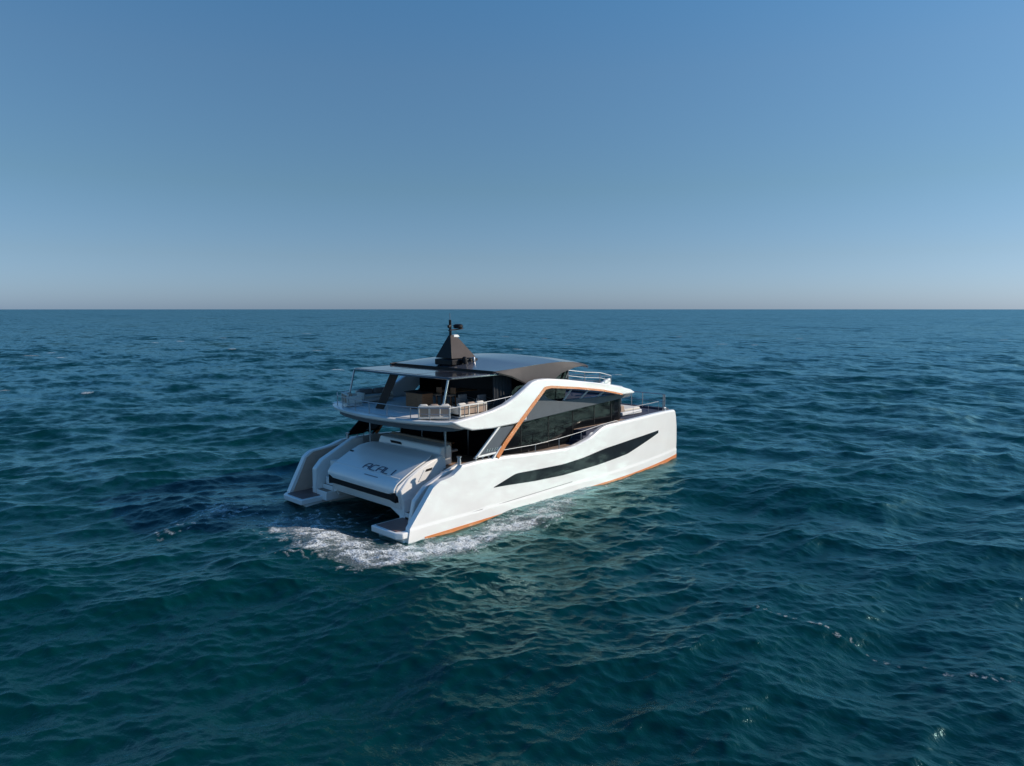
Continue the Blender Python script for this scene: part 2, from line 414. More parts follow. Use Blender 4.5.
def whitecaps():
    rr = np.random.default_rng(5); cos = []; qs = []; cv = []; k = 0
    for i in range(22):
        d = rr.uniform(95, 300); a = HEAD + R(rr.uniform(-36, 36)); L = rr.uniform(.5, 1.3) * (1 + d / 250); Wd = rr.uniform(.15, .35) * (1 + d / 120)
        cx = CAM.x + d * math.cos(a); cy = CAM.y + d * math.sin(a)
        if -6 < cx < 27 and -9 < cy < 9: continue
        n1, n2 = 22, 10
        u, v = np.meshgrid(np.linspace(-1, 1, n1), np.linspace(-1, 1, n2), indexing='ij')
        tx, ty = -math.sin(main), math.cos(main)
        x = (cx + u * L * tx + v * Wd * ty).ravel().astype(np.float32); y = (cy + u * L * ty - v * Wd * tx).ravel().astype(np.float32)
        dx = x - CAM.x; dy = y - CAM.y; q_ = np.hypot(dx, dy)
        X, Y, Z, _ = sea(x, y, (q_ * q_ * .62 / 7100).astype(np.float32), (q_ * R(100) / 1650).astype(np.float32), (dx / q_).astype(np.float32), (dy / q_).astype(np.float32))
        den = (1 - u.ravel() ** 2 - v.ravel() ** 2) * 1.2 * fbm(x, y, 60 + i, .3, 3) * 1.6
        j = np.arange(n1 - 1)[:, None] * n2 + np.arange(n2 - 1)[None, :]
        q = np.stack([j, j + n2, j + n2 + 1, j + 1], -1).reshape(-1, 4); q = q[(den[q] > .15).all(1)] + k
        cos.append(np.stack([X, Y, Z + .05 + .12 * np.clip(den, 0, 1)], 1)); qs.append(q); cv.append(np.clip(den, 0, .5)); k += n1 * n2
    co = np.concatenate(cos); q = np.concatenate(qs); used, inv = np.unique(q.ravel(), return_inverse=True)
    tag(mesh_np('whitecaps', co[used], inv.reshape(-1, 4), FM, {'cover': np.concatenate(cv)[used]}), 'tiny scattered whitecaps breaking on the open sea', kind='stuff')
whitecaps()

# ------------------------------------------------------------------ the yacht
yacht = empty('catamaran_yacht', (0, 0, 0), 'large white power catamaran with orange trim lying stern towards us on the open sea', 'yacht')

xa_z, xa_x = [-.8, 0, .5, 2.1, 2.32, 2.42, 2.84, 3.0], [.25, .3, .4, 1.75, 2.15, 2.9, 3.6, 3.7]
st_z, st_x = [-.8, 0, 1, 2.1, 2.8, 3.15, 3.4], [24.2, 24.3, 24.25, 24.05, 23.8, 23.6, 23.3]
xa_zp, xa_xp = [-.8, 0, .5, 2.2, 2.45, 2.55, 2.84, 3.0], [.1, .12, .2, 1.12, 1.5, 2.6, 3.6, 3.7]
xa = lambda z, s=-1: lin(z, xa_z, xa_x) if s < 0 else lin(z, xa_zp, xa_xp)
xst = lambda z: lin(z, st_z, st_x)
sheer = smooth_curve([2.5, 3.5, 5.8, 7.6, 10.6, 11.2, 12.35, 13.6, 14.3, 16.8, 20, 22, 23.3, 24],
                     [2.80, 2.86, 2.80, 2.68, 2.53, 2.55, 2.80, 3.24, 3.36, 3.38, 3.40, 3.36, 3.28, 3.2], 6)
def yout(x, z):
    t = max(0, (x - 13.5) / 10.7)
    y = 5.03 - .95 * min(t, 1.02) ** 2.3
    if z < .5: y += .035
    flare = max(0, (x - 17) / 7) * .28 * (1 - min(1, max(0, z / 3.2)))
    return y - flare * .5

def hull(s):
    nc, nr = 110, 52
    rows = []
    for j in range(nr + 1):
        t = j / nr; row = []
        for i in range(nc + 1):
            u = i / nc; xs_ = 2.6 + (23.35 - 2.6) * u; zt = sheer(xs_)
            z = -.8 + (zt + .8) * t
            x = xa(z, s) + (xst(z) - xa(z, s)) * u
            yy = yout(x, z)
            if t > .985: yy -= .05
            row.append((x, s * yy, z))
        rows.append(row)
    # cap and inner side of the bulwark
    top = rows[-1]
    cap = []; inn = []
    nr2 = 10
    rows.append([(p[0], p[1] - s * .13, p[2] + .02) for p in top])
    innertop = [(p[0] if i < nc else p[0] - .1, p[1] - s * .26, p[2]) for i, p in enumerate(top)]
    rows.append(innertop)
    for j in range(nr - 1, -1, -1):
        rows.append([(p[0] - (.06 if i == nc else 0), p[1] - s * .30, p[2]) for i, p in enumerate(rows[j])])
    m = MB(); m.grid(rows)
    # aft edge and stem closing strips
    nr_t = len(rows)
    for col in (0, nc):
        outc = [rows[j][col] for j in range(nr + 1)]
        inc = [rows[nr_t - 1 - j][col] for j in range(nr)] + [rows[nr + 2][col]]
        m.grid([outc, inc])
    # the body of the hull inboard of that shell, down to the tunnel
    prof = []
    for x in list(np.linspace(1.45, 12, 20)) + list(np.linspace(12.6, 23.9, 24)):
        t = max(0, (x - 12) / 12)
        yi = 2.95 + (3.75 - 2.95) * t ** 2
        yo = yout(x, .3) - .28
        if x < 12.7: zt = 2.28
        elif x < 13.4: zt = 2.28 + .8 * (x - 12.7) / .7
        else: zt = 3.06
        if x > 22: yo = max(yo, yi + .02)
        prof.append([(x, s * yi, -.8), (x, s * yi, zt), (x, s * yo, zt), (x, s * yo, -.8)])
    # aft of x=4 the body is cut down under the stairs
    for p in prof:
        if p[0][0] < 3.9:
            z = .5 + (2.28 - .5) * max(0, (p[0][0] - 1.45) / 2.45) - .12
            p[1] = (p[1][0], p[1][1], max(z, .5)); p[2] = (p[2][0], p[2][1], max(z, .5))
    b = MB(); b.grid(prof, cyc=True); b.f.append((0, 1, 2, 3)); k = len(b.v) - 4; b.f.append((k, k+1, k+2, k+3))
    m.add(b.v, b.f)
    o = m.build('hull', 'white', yacht, smooth=True)
    # hull window strip
    up = smooth_curve([5.55, 7.1, 9, 10.8, 12.5, 14.6, 17.5, 20.9], [1.43, 1.84, 1.77, 1.72, 1.80, 2.04, 2.18, 2.26], 5)
    lo = smooth_curve([5.55, 6.3, 8.5, 10.8, 14, 16.9, 20.9], [1.41, 1.37, 1.21, 1.12, 1.19, 1.36, 2.08], 4)
    r = []
    N = 80
    for j in range(5):
        r.append([])
        for i in range(N + 1):
            x = 5.55 + (20.9 - 5.55) * i / N; z = lo(x) + (up(x) - lo(x)) * j / 4
            r[-1].append((x, s * (yout(x, z) + .012), z))
    MB().grid(r).build('hull_window', 'strip', o, smooth=True, solid=.03)
    # copper boot stripe
    r = []
    for z in (-.3, -.1, .1):
        r.append([])
        for i in range(101):
            u = i / 100; x = 1.2 + (xst(z) - 1.2 + .012) * u
            zz = z if z < 0 else .0 + .12 * u
            r[-1].append((x, s * (yout(x, zz) + .014), zz))
    MB().grid(r).build('boot_stripe', 'orange', o, smooth=True, solid=.03)
    # panel seam above the waterline and the vertical joint
    r = [[(x, s * (yout(x, .6) + .008), .44 + .018 * (x - 2.2) + dz) for x in np.linspace(2.2, 11.6, 50)] for dz in (0, .028)]
    MB().grid(r).build('seam', 'seam', o, solid=.012)
    r = [[(9.15 + dx, s * (yout(x, z) + .008), z) for z in np.linspace(.6, 2.58, 12)] for dx in (0, .022)]
    MB().grid(r).build('seam', 'seam', o, solid=.012)
    # bow fairlead
    f = MB(); f.tube([(22.35, s * (yout(22.35, 3.1) - .3), 3.36), (22.35, s * (yout(22.35, 3.1) - .3), 3.5)], .13, 12)
    f.tube([(22.2, s * (yout(22.2, 3.1) - .3), 3.5), (22.5, s * (yout(22.5, 3.1) - .3), 3.5)], .07, 8)
    f.build('mooring_bollard', 'steel', o, smooth=True)
    return o
for s in (-1, 1):
    h = hull(s)
    # swim platform
    p = MB().prism([(-.18, s*3.0), (-.18, s*4.75), (.05, s*5.0), (.55, s*5.02), (1.7, s*5.0), (1.7, s*3.0)], 'z', .12, .40)
    pl = p.build('swim_platform', 'white', yacht, bevel=.04)
    MB().prism([(-.02, s*3.16), (-.02, s*4.6), (.2, s*4.72), (1.55, s*4.72), (1.55, s*3.16)], 'z', .404, .43).build('teak_inlay', 'teakdark', pl)
    # stern post of the hull below the platform
    MB().prism([(.35, -.8), (.1, .12), (1.5, .12), (1.5, -.8)], 'y', s*3.1, s*4.9).build('stern_post', 'white', yacht, bevel=.03)
    # liner on the inside of the outer quarter
    li = MB().prism([(.62, .43), (1.78, 2.1), (2.3, 2.3), (2.9, 2.35),  (3.6, 2.62), (3.6, .6), (1.8, .43)] if s < 0 else [(.36, .43), (1.2, 2.12), (1.6, 2.38), (2.6, 2.48), (3.6, 2.62), (3.6, .6), (1.8, .43)], 'y', s*4.69, s*4.715)
    li.build('quarter_liner', 'tan', yacht)
    # stairs
    ya, yb, yc = (3.34, 4.05, 4.08) if s < 0 else (2.58, 3.50, 3.54)
    st = MB(); n, xs0, dz_ = (7, 1.45, .265) if s < 0 else (8, 1.02, .235)
    for k in range(n):
        x0 = xs0 + k * .36; z1 = .43 + (k + 1) * dz_
        st.box((x0, s*ya, .2), (x0 + .38, s*yb, z1))
    so_ = st.build('stairs', 'white', yacht, bevel=.02)
    for k in range(n):
        x0 = xs0 + k * .36; z1 = .43 + (k + 1) * dz_
        MB().box((x0 + .03, s*(ya+.06), z1 + .003), (x0 + .34, s*(yb-.06), z1 + .018)).build('tread', 'teak', so_)
    # coaming beside the stairs
    c = MB().prism(([(1.0, .42), (1.02, 1.72), (1.45, 2.16), (3.3, 3.02), (4.0, 3.05)] if s > 0 else [(1.0, .42), (1.25, 1.45), (1.9, 2.02), (3.3, 2.55), (4.0, 2.75)]) + [ (4.0, 2.2), (3.5, 2.2), (1.7, .42)], 'y', s*yc, s*(yc+(.24 if s < 0 else .36)))
    c.build('coaming', 'white', yacht, bevel=.05)
    MB().prism([(1.2, .6), (1.25, 1.4), (1.7, 1.8), (3.3, 2.48), (3.9, 2.6), (3.9, 2.4), (3.4, 2.2), (1.8, .6)], 'y', s*(yc-.015), s*(yc-.002)).build('coaming_liner', 'tan' if s < 0 else 'white', yacht)
    # side wall of the transom body, leaning out, with its recessed locker
    pod = MB(); pr = [(1.62, .45), (1.40, 1.2), (1.30, 1.72), (1.8, 2.18), (2.5, 2.54), (3.6, 2.88), (4.15, 2.80), (4.15, 1.5), (2.6, .45)]
    lean = lambda z: (3.38 if s < 0 else 2.56) - (.26 if s < 0 else .06) * max(0, (z - .45) / 2.45)
    A = [(x, s*2.4, z) for x, z in pr]; B = [(x, s*lean(z), z) for x, z in pr]; n_ = len(pr)
    pod.add(A + B, [tuple(range(n_)), tuple(range(2*n_-1, n_-1, -1))] + [(i, (i+1) % n_, (i+1) % n_ + n_, i + n_) for i in range(n_)])
    po = pod.build('transom_side', 'white', yacht, bevel=.05, seg=3)
    lc = MB(); q = [(2.35, 1.95), (2.75, 2.45), (3.25, 2.5), (3.0, 1.95)]
    lc.add([(x, s*(lean(z) + .004), z) for x, z in q] + [(x, s*(lean(z) + .03), z) for x, z in q], [(0,1,2,3), (7,6,5,4)] + [(i, (i+1) % 4, (i+1) % 4 + 4, i + 4) for i in range(4)])
    lc.build('locker_lid', 'offwhite', po, bevel=.01)
    lc = MB(); q = [(2.8, 2.36), (2.88, 2.47), (3.25, 2.50), (3.17, 2.38)]
    lc.add([(x, s*(lean(z) + .032), z) for x, z in q] + [(x, s*(lean(z) + .05), z) for x, z in q], [(0,1,2,3), (7,6,5,4)] + [(i, (i+1) % 4, (i+1) % 4 + 4, i + 4) for i in range(4)])
    lc.build('locker_handle', 'black', po)

# centre body between the hulls
body = [(1.62, .72), (1.42, .80), (1.34, 1.05), (1.28, 1.42), (1.18, 1.50), (1.14, 1.73), (1.28, 1.92), (1.76, 2.20), (2.4, 2.53), (3.0, 2.77), (3.7, 2.93), (4.0, 2.95), (4.0, 2.3), (20, 2.3), (20, 1.1), (3, .72)]
bo = MB().prism(body, 'y', -3.12, 2.52).build('bridge_deck', 'white', yacht, bevel=.03)
MB().box((1.5, -2.9, .72), (4.0, 2.9, 2.2)).build('bridge_deck', 'white', yacht)
for s in (-1, 1):   # slanting haunches where the tunnel roof meets the hulls
    MB().prism([(s*2.2, .74), (s*3.3, .3), (s*3.3, 1.3), (s*2.2, 1.3)], 'x', 1.46, 6).build('tunnel_haunch', 'white', yacht, bevel=.02)
# transom door: a slightly convex panel standing proud of the body, with the name on it
tp = [(1.15, 1.52), (1.10, 1.74), (1.24, 1.95), (1.74, 2.25), (2.4, 2.58), (3.0, 2.82), (3.62, 2.97)]
def panel_pt(d, y, off=0.0):
    """point on the transom door at arc length d from its lower edge"""
    acc = 0
    for a, b in zip(tp[:-1], tp[1:]):
        L = math.hypot(b[0]-a[0], b[1]-a[1])
        if d <= acc + L or b is tp[-1]:
            t = (d - acc) / L; nx, nz = -(b[1]-a[1]) / L, (b[0]-a[0]) / L
            return (a[0] + (b[0]-a[0]) * t + nx * off, y, a[1] + (b[1]-a[1]) * t + nz * off)
        acc += L
TL = sum(math.hypot(b[0]-a[0], b[1]-a[1]) for a, b in zip(tp[:-1], tp[1:]))
rows = []
for i in range(25):
    row = []
    for y in np.linspace(-1, 1, 41):
        d0 = .13 * min(1, max(0, (abs(y) - .84) / .10)); d = d0 + (TL - d0) * i / 24
        wd = 2.76 - .35 * max(0, (d / TL - .75) / .25) ** 2
        row.append(panel_pt(d, y * wd - .30, .055 + .012 * (1 - y * y)))
    rows.append(row)
door = MB().grid(rows).build('transom_door', 'white', yacht, smooth=True, solid=.05)
# black bumper grille under the door with flared ends
MB().prism([(y * .975 - .30, z) for y, z in [(2.84, 1.60), (2.72, 1.60), (2.4, 1.46), (-2.4, 1.46), (-2.72, 1.60), (-2.84, 1.60), (-2.84, 1.14), (-2.4, 1.22), (2.4, 1.22), (2.84, 1.14)]], 'x', 1.12, 1.4).build('transom_grille', 'black', yacht, bevel=.01)
# latch near the port top corner
MB().tube([panel_pt(TL*.60, 2.4, .06), panel_pt(TL*.60, 2.15, .06)], .045, 8).build('door_latch', 'black', door)
# ---- the name, drawn with flat strokes that follow the door
def letters(d0, y0, h, wl, gap, parent):
    G = {'A': [[(0, 0), (0.0, .55), (.28, 1), (1, 1), (1, 0)], [(0, .42), (1, .42)]],
         'C': [[(1, 1), (.28, 1), (0, .7), (0, 0), (1, 0)]],
         'L': [[(0, 1), (0, 0), (.85, 0)]],
         'I': [[(.3, 0), (.3, 1)]]}
    y = y0
    for ch in 'ACALI':
        m = MB()
        for st in G[ch]:
            for a, b in zip(st[:-1], st[1:]):
                P = [panel_pt(d0 + q[1] * h, y - q[0] * wl, .088) for q in (a, b)]
                m.bar(P[0], P[1], .058, .02)
        m.build('letter', 'letter', parent)
        y -= wl * 1 + gap
    return y
letters(.92, .12, .36, .41, .13, door)
yy = -.45
for i in range(11):
    a = panel_pt(.58, yy, .085); b = panel_pt(.58, yy - .06, .085)
    MB().bar(a, b, .05, .015).build('small_letter', 'letter', door)
    yy -= .1
# engine lid / bench back behind the door
bb = MB().prism([(4.05, 2.35), (3.98, 2.95), (4.12, 3.28), (4.7, 3.34), (4.8, 3.2), (4.8, 2.35)], 'y', -2.85, 2.15).build('cockpit_bench', 'white', yacht, bevel=.06)
MB().prism([(.15, 3.06), (.3, 3.17), (1.1, 3.17), (1.0, 3.05)], 'x', 3.985, 4.03).build('vent_slot', 'black', bb)
MB().box((4.75, -2.7, 2.9), (5.35, 2.0, 3.02)).build('seat_cushion', 'greycush', bb, bevel=.04)
MB().box((4.72, -2.7, 3.0), (4.92, 2.0, 3.42)).build('backrest', 'pillow', bb, bevel=.05)

# decks
MB().box((3.95, -4.72, 2.285), (6.8, 4.72, 2.32)).build('cockpit_deck', 'teak', yacht)
for s in (-1, 1):
    MB().box((6.8, s*3.95, 2.285), (12.7, s*4.76, 2.47)).build('side_deck', 'teak', yacht)
    st = MB()
    for k in range(3): st.box((12.3 + k*.3, s*3.95, 2.2), (13.5, s*4.7, 2.52 + k*.2))
    st.build('side_steps', 'navy', yacht, bevel=.02)
# foredeck from hull to hull
def fd(x): return yout(x, 3.1) - .28
pts = [(13.2, -4.7)] + [(x, -fd(x)) for x in np.linspace(14, 23.3, 14)] + [(23.55, -3.4), (23.45, -1.5), (23.4, 0), (23.45, 1.5), (23.55, 3.4)] + [(x, fd(x)) for x in np.linspace(23.3, 14, 14)] + [(13.2, 4.7)]
fdk = MB().prism(pts, 'z', 2.75, 3.20).build('foredeck', 'navy', yacht, bevel=.03)
MB().prism([(23.62, -3.7), (23.5, 0), (23.62, 3.7), (23.35, 3.7), (23.22, 0), (23.35, -3.7)], 'z', 2.6, 3.34).build('bow_beam', 'navy', yacht, bevel=.05)
MB().prism([(18.0, -4.0), (18.0, 4.0), (13, 4.0), (13, -4.0)], 'z', 3.204, 3.23).build('foredeck_teak', 'teak', yacht)

# ---- saloon
sal = MB()
def salwall(x): return 3.95 - max(0, (x - 16.5)) ** 2 * .12
rows = []
for z_ in (0, 1):
    rows.append([(x, -salwall(x), (2.3 if x < 13 else 3.2) if z_ == 0 else 4.10 + (x - 7.0) * .049) for x in np.linspace(7.0, 18.0, 23)] +
                [(18.15, y, 3.2 if z_ == 0 else 4.63) for y in np.linspace(-3.5, 3.5, 9)] +
                [(x, salwall(x), (2.3 if x < 13 else 3.2) if z_ == 0 else 4.10 + (x - 7.0) * .049) for x in np.linspace(18.0, 7.0, 23)])
saloon = MB().grid(rows, cyc=True).build('saloon_window', 'glass', yacht)
mm = []
for x in (8.6, 10.8, 12.9, 14.9, 16.6, 17.6):
    for s in (-1, 1):
        MB().box((x, s*(salwall(x)+.003), (2.32 if x < 13 else 3.2)), (x + .06, s*(salwall(x)+.018), 4.08 + (x-7)*.049)).build('window_mullion', 'black', yacht)
MB().box((6.85, -3.95, 2.32), (6.98, 3.95, 4.4)).build('cockpit_door', 'glass', yacht, bevel=.01)
for y in (-3.9, -1.9, 0, 1.9, 3.85):
    MB().box((6.80, y, 2.33), (6.848, y+.07, 4.38)).build('door_frame', 'steel', yacht)
# slate cornice above the saloon glass
for s in (-1, 1):
    poly = [(7.2, 4.10), (9.2, 4.20), (13.5, 4.42), (18.25, 4.655), (18.25, 4.86), (17.2, 4.9), (11.5, 4.98), (10.5, 5.2), (9.75, 5.85), (9.2, 5.85), (7.3, 4.45)]
    MB().prism(poly, 'y', s*4.02, s*4.22).build('cornice', 'slate', yacht, bevel=.03)
    # raked struts seen in the opening under the arch
    for x in (11.9, 13.4, 14.9):
        MB().bar((x, s*4.0, 4.85), (x + .55, s*4.35, 5.72 - (x-11.9)*.17), .05, .09).build('arch_strut', 'offwhite', yacht)

# ---- upper deck
edge = [(1.62, 0), (1.7, 1.2), (1.88, 2.4), (2.2, 3.5), (2.62, 4.35), (2.95, 4.7), (3.4, 4.93), (8.0, 4.93), (8.0, 3.9), (18.1, 3.9)]
pts = edge + [(x, -y) for x, y in reversed(edge)][:-1]
ud = MB(); n = len(pts)
c0 = [(x + (.0 if x > 4 else .3), y * (.96 if x < 4 else 1), (4.62 if x < 3 else 4.45) if x < 8.1 else 4.65) for x, y in pts]
c1 = [(x + (.04 if x < 4 else 0), y, 4.74) for x, y in pts]; c2 = [(x, y, 4.86) for x, y in pts]
c3 = [(x + (.16 if x < 4 else 0), y * .975, 4.90) for x, y in pts]; c4 = [(x + (.5 if x < 4 else 0), y * .93, 4.84) for x, y in pts]
ud.grid([c0, c1, c2, c3, c4], cyc=True); ud.f.append(tuple(range(n))); ud.f.append(tuple(range(4*n, 5*n)))
upper = ud.build('upper_deck', 'white', yacht, smooth=True)
pin = [(x + (.7 if x < 4 else 0), y * .90) for x, y in pts]
MB().prism(pin, 'z', 4.846, 4.87).build('upper_deck_floor', 'offwhite', upper)
MB().box((9.5, -3.85, 4.872), (16.3, 3.85, 4.89)).build('bridge_floor', 'navy', upper)
MB().prism([(3.5, -4.5), (2.95, -4.15), (2.55, -3), (2.3, -1.5), (2.2, 0), (2.3, 1.5), (2.55, 3), (2.95, 4.15), (3.5, 4.5), (7.6, 4.6), (7.6, -4.6)], 'z', 4.36, 4.66).build('cockpit_ceiling', 'slate', upper)

# arch: the broad white band with its copper edge
for s in (-1, 1):
    outer = [(2.95, 4.88), (4.2, 5.0), (5.5, 5.17), (6.4, 5.38), (7.1, 5.68), (7.8, 6.05), (8.35, 6.34), (8.8, 6.42), (9.6, 6.41), (11, 6.27), (12.1, 6.12), (13.5, 5.93), (14.9, 5.73), (16.3, 5.46), (17.4, 5.21), (17.95, 4.99)]
    inner = [(17.7, 4.93), (16.5, 4.97), (15.4, 5.17), (14.4, 5.36), (12.1, 5.68), (9.8, 5.92), (9.4, 5.90), (7.62, 4.42), (7.1, 4.34), (5.5, 4.30), (4.2, 4.36), (3.45, 4.6)]
    poly = outer + inner
    m = MB(); n = len(poly)
    def yo(x): return 5.02 - max(0, (x - 13)) ** 2 * .010
    A = [(x, s*yo(x), z) for x, z in poly]; B = [(x, s*(yo(x) - (.34 if x < 9 else .50)), z) for x, z in poly]
    m.add(A + B, [tuple(range(n)), tuple(range(2*n-1, n-1, -1))] + [(i, (i+1) % n, (i+1) % n + n, i + n) for i in range(n)])
    arch = m.build('arch', 'white', yacht, bevel=.07, seg=3)
    # copper edge: leg, then along the underside of the opening
    path = [(5.9, 2.78), (6.42, 3.36), (7.62, 4.42), (9.36, 5.88), (9.8, 5.93), (12.1, 5.69), (14.4, 5.37), (15.6, 5.14), (16.4, 4.98)]
    wd = [.23, .23, .22, .17, .11, .09, .08, .07, .05]
    lo_, hi_ = [], []
    for i, (x, z) in enumerate(path):
        a = path[max(i-1, 0)]; b = path[min(i+1, len(path)-1)]; L = math.hypot(b[0]-a[0], b[1]-a[1]); nx, nz = -(b[1]-a[1])/L, (b[0]-a[0])/L
        lo_.append((x - nx*.02, z - nz*.02)); hi_.append((x + nx*wd[i], z + nz*wd[i]))
    m = MB()
    rws = [[(p[0], s*(yo(p[0]) + .010), p[1]) for p in hi_], [(p[0], s*(yo(p[0]) + .010), p[1]) for p in lo_], [(p[0], s*(yo(p[0]) - .10), p[1]) for p in lo_], [(p[0], s*(yo(p[0]) - .10), p[1]) for p in hi_]]
    m.grid([[r_[i] for r_ in rws] for i in range(len(path))], cyc=True); m.f.append((0, 1, 2, 3)); k = len(m.v); m.f.append((k-4, k-3, k-2, k-1))
    m.build('copper_trim', 'orange', arch)
    # raked aft wing glass between bulwark and upper deck
    g = MB().prism([(4.62, 3.12), (5.98, 4.26), (7.35, 4.26), (6.02, 3.12)], 'y', s*4.90, s*4.93).build('wing_glass', 'slate', arch)
    fr = MB()
    fr.bar((4.45, s*4.92, 3.0), (6.1, s*4.92, 4.38), .10, .10); fr.bar((4.45, s*4.92, 3.05), (6.05, s*4.92, 3.08), .10, .09)
    fr.bar((5.45, s*4.95, 2.72), (6.15, s*4.95, 3.34), .12, .12)
    fr.build('wing_frame', 'white' if s < 0 else 'black', arch, bevel=.015)
    lt = MB()
    for i, q in enumerate((5.15, 5.32, 5.5, 5.68, 5.84)):
        lt.bar((q, s*4.945, 3.2), (q+.07, s*4.945, 3.32), .015, .03); lt.bar((q+.02, s*4.945, 3.31), (q+.12, s*4.945, 3.31), .015, .025)
    lt.build('wing_lettering', 'steel', arch)
# front brow of the upper deck, joining the two arches
bp_ = [(17.2, -4.75), (17.9, -4.4), (18.3, -3.2), (18.5, -1.5), (18.55, 0), (18.5, 1.5), (18.3, 3.2), (17.9, 4.4), (17.2, 4.75), (16.4, 4.75), (16.4, -4.75)]
br = MB(); n = len(bp_)
a = [(x, y, 4.94) for x, y in bp_]; b = [(x - .05, y, 5.02) for x, y in bp_]; c = [(x - (.55 if x > 16.5 else 0), y*.95, 5.36) for x, y in bp_]
br.grid([a, b, c], cyc=True); br.f.append(tuple(range(n))); br.f.append(tuple(range(2*n, 3*n)))
br.build('front_brow', 'white', yacht, smooth=True)

# ---- hardtop
ax = [(3.62, -3.7), (3.5, -2), (3.45, 0), (3.5, 2), (3.62, 3.7), (3.8, 4.0), (7.4, 4.15), (9.5, 4.15), (9.5, -4.15), (7.4, -4.15), (3.8, -4.0)]
ra = MB().prism(ax, 'z', 6.70, 6.80).build('aft_roof', 'roof', yacht, bevel=.03)
for y0, y1 in ((-3.8, -1.5), (-1.4, 1.4), (1.5, 3.8)):
    MB().box((3.75, y0, 6.803), (6.3, y1, 6.815)).build('solar_panel', mat('solar_panel_glass', (.035, .04, .055), .12, coat=.5, var=.15), ra)
re_ = smooth_curve([6.3, 7.3, 9.4, 11.6, 13.4, 14.2, 14.9], [6.90, 6.97, 7.10, 7.16, 6.98, 6.84, 6.66], 8)
rows = []
for x in np.linspace(6.6, 14.9, 40):
    cr = .24 * min(1, max(0, (x - 6.6) / 2.4)) ** .9
    hw = 4.22 - max(0, x - 12.5) ** 2 * .12 - max(0, 7.6 - x) * .2
    rows.append([(x + .25 * (1 - (t * t)) * max(0, (x-12)/3), t * hw, re_(x) + cr * (1 - t * t)) for t in np.linspace(-1, 1, 31)])
fr_ = MB().grid(rows).build('forward_roof', 'roof', yacht, smooth=True, solid=.11)
MB().bar((6.57, -4.0, 6.86), (6.57, 4.0, 6.86), .06, .14).build('roof_edge_trim', 'black', fr_)
for s in (-1, 1):
    m = MB()
    top = [(6.42, 6.93), (7.4, 6.98), (8.4, 7.03), (9.4, 7.08), (10.5, 7.14), (11.6, 7.15), (12.6, 7.08), (13.4, 6.96), (14.2, 6.82)]
    low = [(6.52, 6.85), (7.45, 6.62), (8.3, 6.28), (9.1, 5.92), (10.3, 6.0), (11.4, 6.55), (12.5, 6.78), (13.4, 6.84), (14.2, 6.76)]
    def hw(x): return 4.22 - max(0, x - 12.5) ** 2 * .12
    m.grid([[(x, s*(hw(x) + .012), z) for x, z in top], [(a_[0]*.5+b_[0]*.5, s*(hw(a_[0]) + .13), a_[1]*.45+b_[1]*.55) for a_, b_ in zip(top, low)], [(x, s*(hw(x) + .16), z) for x, z in low]])
    m.build('roof_wing', 'roofside', yacht, smooth=True, solid=.07)
    t = MB(); 
    for a_, b_ in zip(low[:3], low[1:4]): t.bar((a_[0], s*4.40, a_[1]), (b_[0], s*4.40, b_[1]), .05, .07)
    t.build('wing_edge_trim', 'black', yacht)
# enclosure under the hardtop
MB().box((9.3, -3.8, 4.87), (9.4, 3.2, 6.85)).build('flybridge_shade_panel', 'black', yacht, bevel=.01)  # black panel: shade and dark furnishings of the open interior put into colour
for s in (-1,):
    cu = MB(); rr_ = []
    for z in (4.88, 6.72):
        rr_.append([(6.75 + i * .05, s*(3.78 + .04 * math.sin(i * 1.4)), z) for i in range(28)])
    cu.grid(rr_).build('side_curtain', mat('charcoal_curtain', (.022, .027, .034), .85, var=.2, stretch=(14, 1, .3)), yacht, smooth=True, solid=.015)
for s in (-1, 1):
    MB().prism([(8.15, 4.9), (8.15, 6.62), (9.1, 6.0), (10.3, 6.05), (11.4, 6.6), (12.2, 6.9), (12.9, 6.85), (12.4, 4.9)], 'y', s*3.72, s*3.75).build('flybridge_side_glass', 'glass', yacht)
    MB().bar((12.15, s*3.9, 5.9), (12.75, s*3.9, 6.8), .05, .10).build('windscreen_post', 'slate', yacht)
    MB().bar((11.0, s*3.95, 6.0), (11.7, s*3.95, 6.65), .05, .12).build('windscreen_post', 'slate', yacht)
MB().prism([(12.45, 4.9), (13.0, 5.9), (12.95, 6.85), (12.88, 6.85), (12.92, 5.9), (12.37, 4.9)], 'y', -3.6, 3.6).build('windscreen', 'glass', yacht)

# brown raking pillar and four silver roof posts
MB().bar((3.30, 1.05, 4.86), (3.95, .55, 6.72), .22, .42).build('roof_pillar', mat('dark_walnut', (.03, .017, .013), .4, var=.2), yacht, bevel=.02)
for s in (-1, 1):
    y0 = 3.85
    MB().bar((3.25, s*y0, 4.9), (3.72, s*y0, 6.70), .10, .06).build('roof_post', 'steel', yacht, bevel=.01)
for x, y in ((3.8, 2.6), (3.95, -3.35)):
    MB().tube([(x, y, 2.85), (x, y, 4.43)], .045, 10).build('cockpit_post', 'steel', yacht, smooth=True)
# dark raked brace on the port side of the cockpit
MB().prism([(3.6, 3.0), (5.2, 4.35), (6.3, 4.35), (4.75, 3.0)], 'y', 4.62, 4.72).build('port_wing_screen', 'black', yacht, bevel=.02)

